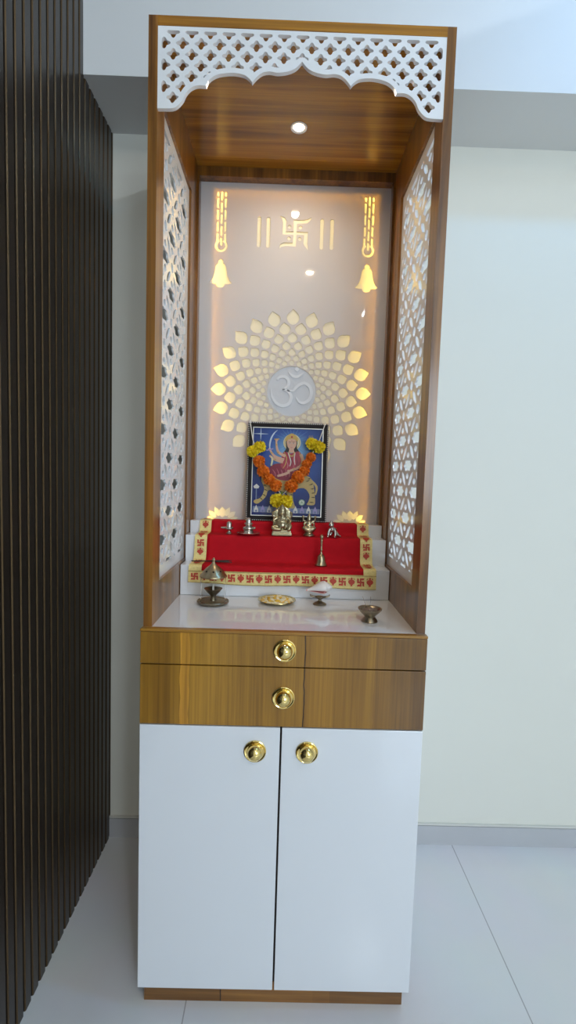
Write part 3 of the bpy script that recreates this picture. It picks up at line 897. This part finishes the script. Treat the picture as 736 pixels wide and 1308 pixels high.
for i, (x, z, a, c) in enumerate([(-.1060, 1.2795, .0170, .0155), (-.0860, 1.2930, .0170, .0150), (.0690, 1.3075, .0170, .0150), (.0895, 1.2985, .0180, .0160),
                                  (-.0290, 1.1360, .0200, .0185), (-.0040, 1.1340, .0195, .0180)]):
    put('yellow', x, z, a, c, 31+i % 2, (i*53 % 10-5)*.1)
b = bmesh.new()
for p in ([(-.1175, 1.372), (-.1080, 1.315), (-.0960, 1.285), (-.0862, 1.25), (-.073, 1.221), (-.0545, 1.1975), (-.0345, 1.18), (-.0165, 1.150)],
          [(.1085, 1.374), (.0930, 1.322), (.0790, 1.295), (.0672, 1.2665), (.056, 1.2465), (.049, 1.2255), (.0305, 1.2065), (.0115, 1.18), (-.0165, 1.150)]):
    pts = []
    for i, q in enumerate(p):
        pts.append(Vector((q[0], front_y(q[1])-(.001 if i < 2 else .011), q[1]))-GO)
    pts = [pts[0]+Vector((0, .007, .0012))]+[pts[0]+Vector((0, -.0015, -.004))]+pts[1:]
    tube(b, pts, .0014, 6)
obj('thread', b, M['thread'], gar, True)
for x, z in ((-.0980, 1.2700), (.0745, 1.2850), (-.0170, 1.1560)):
    b = bmesh.new(); ell(b, (0, 0, 0), (.006, .004, .008), seg=8, rings=6)
    obj('sepal', b, M['leaf'], gar, True, Vector((x, front_y(z)-.008, z))-GO)

# ------------------------------------------------------------------ idols (melted into one body each)
def melt(name, parts, m, loc, label, cat, voxel=.0011, rz=0, base=None):
    bm = bmesh.new()
    for p in parts:
        if p[0] == 'e': ell(bm, p[1], p[2], seg=18, rings=12)
        elif p[0] == 't': tube(bm, catmull(p[1], 4), [p[2][0]+(p[2][-1]-p[2][0])*k/((len(p[1])-1)*4) for k in range((len(p[1])-1)*4+1)], 10)
        elif p[0] == 'b': box(bm, *p[1], bev=p[2])
        elif p[0] == 'l': lathe(bm, p[1], 28, *p[2:])
    fixn(bm)
    o = obj(name, bm, m)
    md = o.modifiers.new('r', 'REMESH'); md.mode = 'VOXEL'; md.voxel_size = voxel
    sm = o.modifiers.new('s', 'SMOOTH'); sm.iterations = 2; sm.factor = .5
    dg = bpy.context.evaluated_depsgraph_get()
    me = bpy.data.meshes.new_from_object(o.evaluated_get(dg))
    old = o.data; o.modifiers.clear(); o.data = me; me.name = name; bpy.data.meshes.remove(old)
    if not me.materials: me.materials.append(m)
    for p in me.polygons: p.use_smooth = True
    zmin = min(v.co.z for v in me.vertices)
    for v in me.vertices: v.co.z -= zmin
    o.location = loc; o.rotation_euler = (0, 0, rz)
    return tag(o, label, cat)
Z2 = 1.0388
G = [('b', (-.029, .029, -.018, .016, 0, .0085), .0015), ('b', (-.0265, .0265, -.0165, .0145, .0085, .0165), .0015),
     ('e', (0, -.001, .034), (.0185, .0145, .018)), ('e', (0, -.004, .0305), (.0155, .0145, .0125)), ('e', (0, 0, .049), (.016, .010, .009)),
     ('e', (0, -.0035, .0635), (.0120, .0110, .0120)), ('e', (-.0165, .001, .0635), (.0095, .003, .0115)), ('e', (.0165, .001, .0635), (.0095, .003, .0115)),
     ('l', [(0, .070), (.0105, .070), (.0110, .074), (.0085, .079), (.0060, .084), (.0030, .088), (0, .0905)], (0, -.001, 0)),
     ('t', [(0, -.013, .062), (.001, -.0175, .054), (-.002, -.0185, .046), (-.008, -.0185, .041), (-.0115, -.018, .0445)], (.0052, .0026)),
     ('t', [(.005, -.012, .057), (.0075, -.017, .0535)], (.0018, .001)), ('t', [(-.005, -.012, .057), (-.0075, -.017, .0535)], (.0018, .001)),
     ('t', [(-.0145, -.001, .050), (-.0245, -.005, .043), (-.0215, -.013, .038)], (.0050, .0035)), ('t', [(.0145, -.001, .050), (.0245, -.005, .043), (.0215, -.013, .036)], (.0050, .0035)),
     ('t', [(-.0145, .002, .051), (-.0260, .002, .056), (-.0255, -.002, .068)], (.0042, .0030)), ('t', [(.0145, .002, .051), (.0260, .002, .056), (.0255, -.002, .068)], (.0042, .0030)),
     ('t', [(-.008, -.006, .024), (-.0235, -.010, .0235), (-.0215, -.0155, .0195), (-.003, -.0165, .0190)], (.0075, .0045)),
     ('t', [(.008, -.006, .024), (.0225, -.009, .0300), (.0215, -.0155, .0215), (.016, -.0165, .0175)], (.0075, .0042)),
     ('b', (-.0265, .0265, .0085, .0145, .012, .052), .004), ('e', (0, .0115, .057), (.0265, .0032, .027))]
melt('deity_idol', G, M['idol'], (-.0128, .3690, Z2), 'brass seated elephant-headed deity idol in front of the framed picture', 'idol', .0010)
Lk = [('l', [(0, 0), (.0165, 0), (.0170, .003), (.0120, .0065), (.0115, .009), (.0175, .014), (.0185, .0175), (.0150, .0195), (0, .0195)]),
      ('e', (0, 0, .0255), (.0115, .0095, .0085)), ('e', (0, .001, .034), (.0090, .0065, .0095)), ('e', (0, -.001, .0475), (.0062, .0060, .0072)), ('t', [(0, 0, .038), (0, 0, .045)], (.004, .0035)),
      ('l', [(0, .052), (.0060, .052), (.0062, .055), (.0042, .059), (.0022, .064), (0, .0665)]),
      ('t', [(-.004, -.003, .0235), (-.0155, -.006, .0235), (-.012, -.0105, .0215), (.002, -.011, .0215)], (.0052, .0034)), ('t', [(.004, -.003, .0235), (.0155, -.006, .0235), (.012, -.0105, .0215), (-.002, -.0105, .0220)], (.0052, .0034)),
      ('t', [(-.0075, 0, .040), (-.0150, -.002, .0345), (-.0125, -.008, .0300)], (.0032, .0024)), ('t', [(.0075, 0, .040), (.0150, -.002, .0345), (.0125, -.008, .0300)], (.0032, .0024)),
      ('t', [(-.0075, .001, .041), (-.0160, .001, .0440), (-.0172, -.001, .0530)], (.0030, .0022)), ('t', [(.0075, .001, .041), (.0160, .001, .0440), (.0172, -.001, .0530)], (.0030, .0022)),
      ('e', (-.0172, -.001, .0555), (.0038, .0034, .0036)), ('e', (.0172, -.001, .0555), (.0038, .0034, .0036))]
melt('deity_idol', Lk, M['idol'], (.0655, .3750, Z2), 'small brass four-armed goddess idol seated on a round pedestal, right of the elephant-headed one', 'idol', .0008)
Kr = [('e', (0, -.002, .0225), (.0085, .0100, .0085)), ('e', (.006, .007, .0175), (.0095, .0095, .0090)), ('e', (-.003, -.009, .0355), (.0078, .0074, .0078)), ('t', [(-.001, -.005, .026), (-.002, -.008, .032)], (.0045, .004)),
      ('l', [(0, .041), (.0045, .041), (.0046, .0440), (.0020, .0475), (0, .0485)], (-.003, -.008, 0)),
      ('t', [(-.006, -.007, .025), (-.0105, -.010, .014), (-.0115, -.0125, .003)], (.0040, .0028)), ('t', [(.006, -.008, .025), (.0090, -.0125, .014), (.0075, -.0150, .003)], (.0040, .0028)), ('e', (-.0120, -.0145, .0024), (.0034, .0042, .0024)), ('e', (.0075, -.0170, .0024), (.0034, .0042, .0024)),
      ('t', [(.010, .006, .0145), (.0170, -.006, .0065), (.0205, .002, .0045), (.0235, -.006, .0032)], (.0062, .0030)), ('t', [(.000, .010, .0145), (-.004, .002, .0055), (-.006, .013, .0040)], (.0060, .0032))]
melt('infant_idol', Kr, M['silver'], (.1310, .3640, Z2), 'tiny metal crawling infant idol at the right end of the idol row', 'idol', .0007)

# small lingam with a side spout
b = bmesh.new()
lathe(b, [(0, 0), (.0088, 0), (.0090, .0018), (.0058, .0050), (.0042, .0085), (.0060, .0125), (.0118, .0145), (.0122, .0185), (.0100, .0195), (.0082, .0175), (.0080, .0190), (.0082, .0270), (.0074, .0315), (.0048, .0348), (0, .0360)], 28)
tube(b, [(-.008, 0, .0165), (-.016, -.001, .0170), (-.0235, -.002, .0175)], [.0042, .0032, .0022], 10)
tag(obj('lingam', fixn(b), M['silver'], smooth=True, loc=(-.1640, .3680, Z2), auto=.8), 'small metal lingam with spout at the left end of the idol row', 'lingam')
# lingam on a wide dish
b = bmesh.new()
lathe(b, [(0, 0), (.0120, 0), (.0130, .0010), (.0300, .0035), (.0345, .0062), (.0338, .0070), (.0280, .0050), (.0160, .0042), (.0150, .0060), (.0145, .0110), (.0120, .0130), (.0150, .0160), (.0170, .0185), (.0165, .0215), (.0120, .0225),
          (.0100, .0245), (.0110, .0290), (.0125, .0310), (.0115, .0335), (.0085, .0345), (.0082, .0420), (.0070, .0465), (.0035, .0495), (0, .0500)], 32)
tube(b, [(.012, 0, .0195), (.020, -.002, .0200)], [.004, .0025], 8)
tag(obj('lingam', fixn(b), M['silver'], smooth=True, loc=(-.1080, .3600, Z2), auto=.8), 'metal tiered lingam standing on a wide round dish, left of the framed picture centre', 'lingam')

# ------------------------------------------------------------------ hand bell
bell = empty('hand_bell', (.0985, .3100, .9657), 'brass hand bell with slim handle standing on the red cloth', 'bell')
b = bmesh.new()
lathe(b, [(.0130, .0005), (.0165, 0), (.0172, .0012), (.0150, .0050), (.0125, .0120), (.0112, .0200), (.0098, .0260), (.0060, .0300), (.0030, .0312), (0, .0315)], 32)
obj('bell_body', fixn(b), M['brass'], bell, True, auto=.9)
b = bmesh.new()
lathe(b, [(0, .030), (.0040, .030), (.0042, .0330), (.0026, .0350), (.0024, .0400), (.0040, .0425), (.0040, .0445), (.0026, .0465), (.0026, .0560), (.0034, .0620), (.0030, .0660), (.0042, .0685), (.0042, .0705), (.0030, .0725), (.0052, .0765), (.0050, .0810), (.0028, .0845), (0, .0855)], 20)
obj('handle', fixn(b), M['brass'], bell, True, auto=.9)

# ------------------------------------------------------------------ oil lamp with glass chimney
ZK = ZCN
lamp = empty('oil_lamp', (-.1835, .2010, ZK), 'brass oil lamp with glass chimney and pierced domed lid on the white counter', 'oil lamp')
b = bmesh.new()
lathe(b, [(0, 0), (.0330, 0), (.0350, .0015), (.0400, .0045), (.0412, .0075), (.0398, .0090), (.0360, .0075), (.0330, .0065), (.0320, .0080), (.0100, .0088), (0, .0090)], 40)
obj('base_dish', fixn(b), M['brass_dark'], lamp, True, auto=.8)
b = bmesh.new()
lathe(b, [(0, .0085), (.0080, .0085), (.0072, .0130), (.0066, .0190), (.0085, .0235), (.0170, .0310), (.0228, .0385), (.0234, .0400), (.0222, .0400), (.0150, .0320), (.0060, .0270), (0, .0260)], 32)
bw = obj('oil_bowl', fixn(b), M['brass_dark'], lamp, True, auto=.8)
b = bmesh.new(); lathe(b, [(0, .026), (.0030, .026), (.0026, .040), (.0016, .0480), (0, .0500)], 12); obj('wick', b, M['wick'], bw, True)
b = bmesh.new()
lathe(b, [(.0325, .0078), (.0325, .0740), (.0313, .0740), (.0313, .0078), (.0325, .0078)], 48)
obj('glass_chimney', fixn(b), M['glass'], lamp, True, auto=.8)
b = bmesh.new()
lathe(b, [(.0312, .0690), (.0345, .0700), (.0350, .0715), (.0340, .0735), (.0305, .0770), (.0260, .0840), (.0200, .0910), (.0130, .0970), (.0070, .1020), (.0040, .1060), (.0034, .1100), (.0044, .1125), (.0040, .1150), (.0022, .1180), (0, .1195)], 40)
lid = obj('domed_lid', fixn(b), M['brass'], lamp, True, auto=.9)
b = bmesh.new()
for k in range(8):
    a = 2*PI*k/8-PI/2+.12
    r_, z = .0246, .0862
    n_ = Vector((math.cos(a)*.72, math.sin(a)*.72, .69)).normalized(); c = Vector((r_*math.cos(a), r_*math.sin(a), z))
    u = n_.orthogonal().normalized(); v = n_.cross(u)
    vs = [b.verts.new(c+n_*.0006+(u*math.cos(t)+v*math.sin(t))*.0026) for t in [2*PI*j/12 for j in range(12)]]
    b.faces.new(vs)
obj('vent_hole', b, M['black'], lid)

# dark incense sticks lying behind the lamp
def stick(p, q, label):
    p, q = Vector(p), Vector(q); c = (p+q)/2
    bm = bmesh.new()
    d = q-p
    tube(bm, [p-c, p-c+d*.75, q-c], [.0016, .0019, .0010], 8)
    o = obj('incense_stick', bm, M['stick'], smooth=True, loc=c)
    return tag(o, label, 'incense stick', 'dark incense sticks behind the oil lamp')
stick((-.2590, .3010, .9688), (-.1560, .3130, .9692), 'long dark incense stick lying on the step, sticking out left of the lamp')
stick((-.2150, .3060, .9690), (-.1470, .2960, .9690), 'shorter dark incense stick lying nearest the front edge, behind the lamp lid')
stick((-.2100, .3110, .9690), (-.1500, .3220, .9692), 'short dark incense stick lying farthest back, behind the lamp lid')

# ------------------------------------------------------------------ plate with offering
b = bmesh.new()
lathe(b, [(0, 0), (.0330, 0), (.0360, .0010), (.0480, .0058), (.0502, .0070), (.0500, .0080), (.0475, .0070), (.0360, .0026), (0, .0022)], 48)
pl = tag(obj('offering_plate', fixn(b), M['plate'], smooth=True, loc=(-.0200, .2330, ZK), auto=.8), 'round golden plate of rice and petals in the middle of the white counter', 'plate')
b = bmesh.new()
for k in range(420):
    a = rnd.uniform(0, 2*PI); r_ = .040*math.sqrt(rnd.random()); h = .004+.010*max(0, 1-(r_/.036)**2)*rnd.random()
    rot = Matrix.Rotation(rnd.uniform(0, PI), 3, 'Z') @ Matrix.Rotation(rnd.uniform(-.5, .5), 3, 'Y')
    big = rnd.random() < .35
    ell(b, (r_*math.cos(a), r_*math.sin(a), h+.0016), (.0042, .0024, .0018) if not big else (.0062, .0048, .0022), rot, 7, 5, 1 if rnd.random() < .38 else 0)
tag(obj('rice_offering', b, [M['rice'], M['turmeric']], smooth=True, loc=(-.0200, .2330, ZK)), 'pale rice grains and yellow bits heaped in the golden plate', 'rice', kind='stuff')

# ------------------------------------------------------------------ conch on its stand
cs = empty('conch_stand', (.0920, .2225, ZK), 'dark brass footed stand under the white conch shell', 'stand')
b = bmesh.new()
lathe(b, [(0, 0), (.0175, 0), (.0180, .0015), (.0150, .0045), (.0075, .0080), (.0042, .0105), (.0040, .0130), (.0075, .0165), (.0130, .0190), (.0135, .0205), (.0090, .0200), (0, .0190)], 28)
obj('foot', fixn(b), M['brass_dark'], cs, True, auto=.8)
for k in range(3):
    b = bmesh.new()
    a = [PI, 0, -PI/2][k]; c_, s_ = math.cos(a), math.sin(a)
    tube(b, [(c_*.008, s_*.008, .0190), (c_*.017, s_*.017, .0205), (c_*.0235, s_*.0235, .0225), (c_*.0255, s_*.0255, .0262)], [.0030, .0030, .0026, .0016], 8)
    obj('prong', b, M['brass_dark'], cs, True)
b = bmesh.new()     # shell: a swept spindle with whorls, mouth slit facing the front
seg, nr = 36, 40
rings = []
for i in range(nr+1):
    t = i/nr; x = -.0400+.0690*t
    if t < .35: r_ = .0025+.0085*(t/.35)**1.3
    elif t < .68: r_ = .0110+.0075*math.sin((t-.35)/.33*PI/2)
    else: r_ = .0185*(1-((t-.68)/.32)**1.6*.86)
    if t > .72: r_ *= 1+.07*math.sin((t-.72)*75)
    rg = []
    for k in range(seg):
        a = 2*PI*k/seg
        rr = r_*(1+.10*math.cos(a-1.2))
        dslit = math.exp(-((a-3.75)/.26)**2)*max(0, 1-((t-.42)/.34)**2)
        rr -= .0065*dslit*min(1, r_/.012)
        cy = math.cos(a)*rr; cz = math.sin(a)*rr*.90
        rg.append(b.verts.new((x, cy, cz+.004*t)))
    rings.append(rg)
for i in range(nr):
    for k in range(seg):
        f = b.faces.new((rings[i][k], rings[i+1][k], rings[i+1][(k+1) % seg], rings[i][(k+1) % seg]))
        a = 2*PI*(k+.5)/seg; t = (i+.5)/nr
        d = abs(a-3.75); wdt = .30*max(0, 1-((t-.42)/.36)**2)
        if d < wdt: f.material_index = 1
        elif d < wdt+.22 and t < .75 or t < .06: f.material_index = 2
b.faces.new(rings[0]); b.faces.new(rings[-1][::-1])
zmn = min(v.co.z for v in b.verts)
sh = obj('conch_shell', fixn(b), [M['conch'], M['conch_lip'], M['conch_pink']], smooth=True, loc=(.0945, .2225, ZK+.0400))
sh.rotation_euler = (0, math.radians(-4), math.radians(6))
tag(sh, 'white conch shell with red opening resting on the small brass stand', 'conch shell')

# ------------------------------------------------------------------ incense bowl
b = bmesh.new()
lathe(b, [(0, 0), (.0185, 0), (.0190, .0015), (.0165, .0060), (.0120, .0110), (.0125, .0135), (.0200, .0200), (.0275, .0290), (.0282, .0315), (.0270, .0318), (.0225, .0300), (.0190, .0255), (0, .0220)], 36)
tag(obj('incense_bowl', fixn(b), M['brass_dark'], smooth=True, loc=(.1985, .0830, ZK), auto=.8), 'dark brass footed bowl with ash near the right front of the counter', 'bowl')
b = bmesh.new()
for i in range(60):
    a = rnd.uniform(0, 2*PI); r_ = .0150*math.sqrt(rnd.random())
    ell(b, (r_*math.cos(a), r_*math.sin(a), .0250+.003*rnd.random()+.003*(1-r_/.015)), (.0036, .0034, .0022), None, 7, 5)
tag(obj('incense_ash', b, M['ash'], smooth=True, loc=(.1985, .0830, ZK)), 'brown ash and burnt bits inside the footed bowl', 'ash', kind='stuff')
for p, q, lab in (((-.0065, .004, .0260), (-.0165, .012, .0560), 'thin incense stick leaning left out of the footed bowl'),
                  ((.0010, .004, .0260), (.0025, .012, .0560), 'thin incense stick standing nearly upright in the footed bowl')):
    b = bmesh.new(); tube(b, [p, q], [.0007, .0006], 6)
    tag(obj('incense_stick', b, M['silver'], smooth=True, loc=(.1985, .0830, ZK)), lab, 'incense stick', 'thin sticks in the footed bowl')

# ------------------------------------------------------------------ light
def area_light(name, loc, rot, sx, sy, e, col, spread=PI):
    L = bpy.data.lights.new(name, 'AREA'); L.shape = 'RECTANGLE'; L.size = sx; L.size_y = sy; L.energy = e; L.color = col; L.spread = spread
    o = bpy.data.objects.new(name, L); C.objects.link(o); o.location = loc; o.rotation_euler = rot
    return o
COOL = (.80, .90, 1.0)
area_light('ceiling_panel_light', (.77, -2.85, ZC-.012), (0, 0, 0), .14, .14, 13, COOL)
area_light('ceiling_warm_light', (.14, -1.95, ZC-.012), (0, 0, 0), .04, .04, 9, (1, .78, .50))
area_light('window_daylight', ((WX0+WX1)/2, YF-.02, (WZ0+WZ1)/2), (-PI/2, 0, PI), WX1-WX0, WZ1-WZ0, 76, (.69, .845, 1.0))
area_light('cove_light', (1.36, -1.55, 2.700), (0, PI/2-.10, 0), .012, 2.0, 16, (.78, .88, 1.0))
area_light('ceiling_cool_light', (.95, -.30, ZC-.012), (0, 0, 0), .12, .12, 6, (.12, .47, 1.0))
S = bpy.data.lights.new('downlight_beam', 'SPOT'); S.energy = 5.5; S.spot_size = math.radians(176); S.spot_blend = 1.0; S.color = (1, .83, .60); S.shadow_soft_size = .012
so = bpy.data.objects.new('downlight_beam', S); C.objects.link(so); so.location = (0, .273, ZT-.006)

w = bpy.data.worlds.new('World'); bpy.context.scene.world = w; w.use_nodes = True
w.node_tree.nodes['Background'].inputs[0].default_value = (.70, .82, 1, 1); w.node_tree.nodes['Background'].inputs[1].default_value = .6

# ------------------------------------------------------------------ camera
cam = bpy.data.cameras.new('camera'); co = bpy.data.objects.new('camera', cam); C.objects.link(co)
cam.sensor_fit = 'VERTICAL'; cam.sensor_height = 24; cam.lens = 632.43/1308*24; cam.clip_start = .01
yaw, pitch, roll = .0107, .0764, .0310
fw = Vector((math.sin(yaw)*math.cos(pitch), math.cos(yaw)*math.cos(pitch), -math.sin(pitch)))
rt = Vector((math.cos(yaw), -math.sin(yaw), 0)); up = rt.cross(fw)
R_ = math.cos(roll)*rt+math.sin(roll)*up; U_ = -math.sin(roll)*rt+math.cos(roll)*up
mtx = Matrix((R_, U_, -fw)).transposed().to_4x4(); mtx.translation = (-.0117, -1.0489, 1.2151)
co.matrix_world = mtx
sc = bpy.context.scene; sc.camera = co
vs_ = sc.view_settings; sc.display_settings.display_device = 'sRGB'
vs_.view_transform = 'Standard'; vs_.look = 'None'; vs_.exposure = -0.15; vs_.gamma = 1.0; vs_.use_curve_mapping = False
sc.cycles.max_bounces = 12; sc.cycles.diffuse_bounces = 5; sc.cycles.glossy_bounces = 5; sc.cycles.transmission_bounces = 10
sc.cycles.sample_clamp_indirect = 6
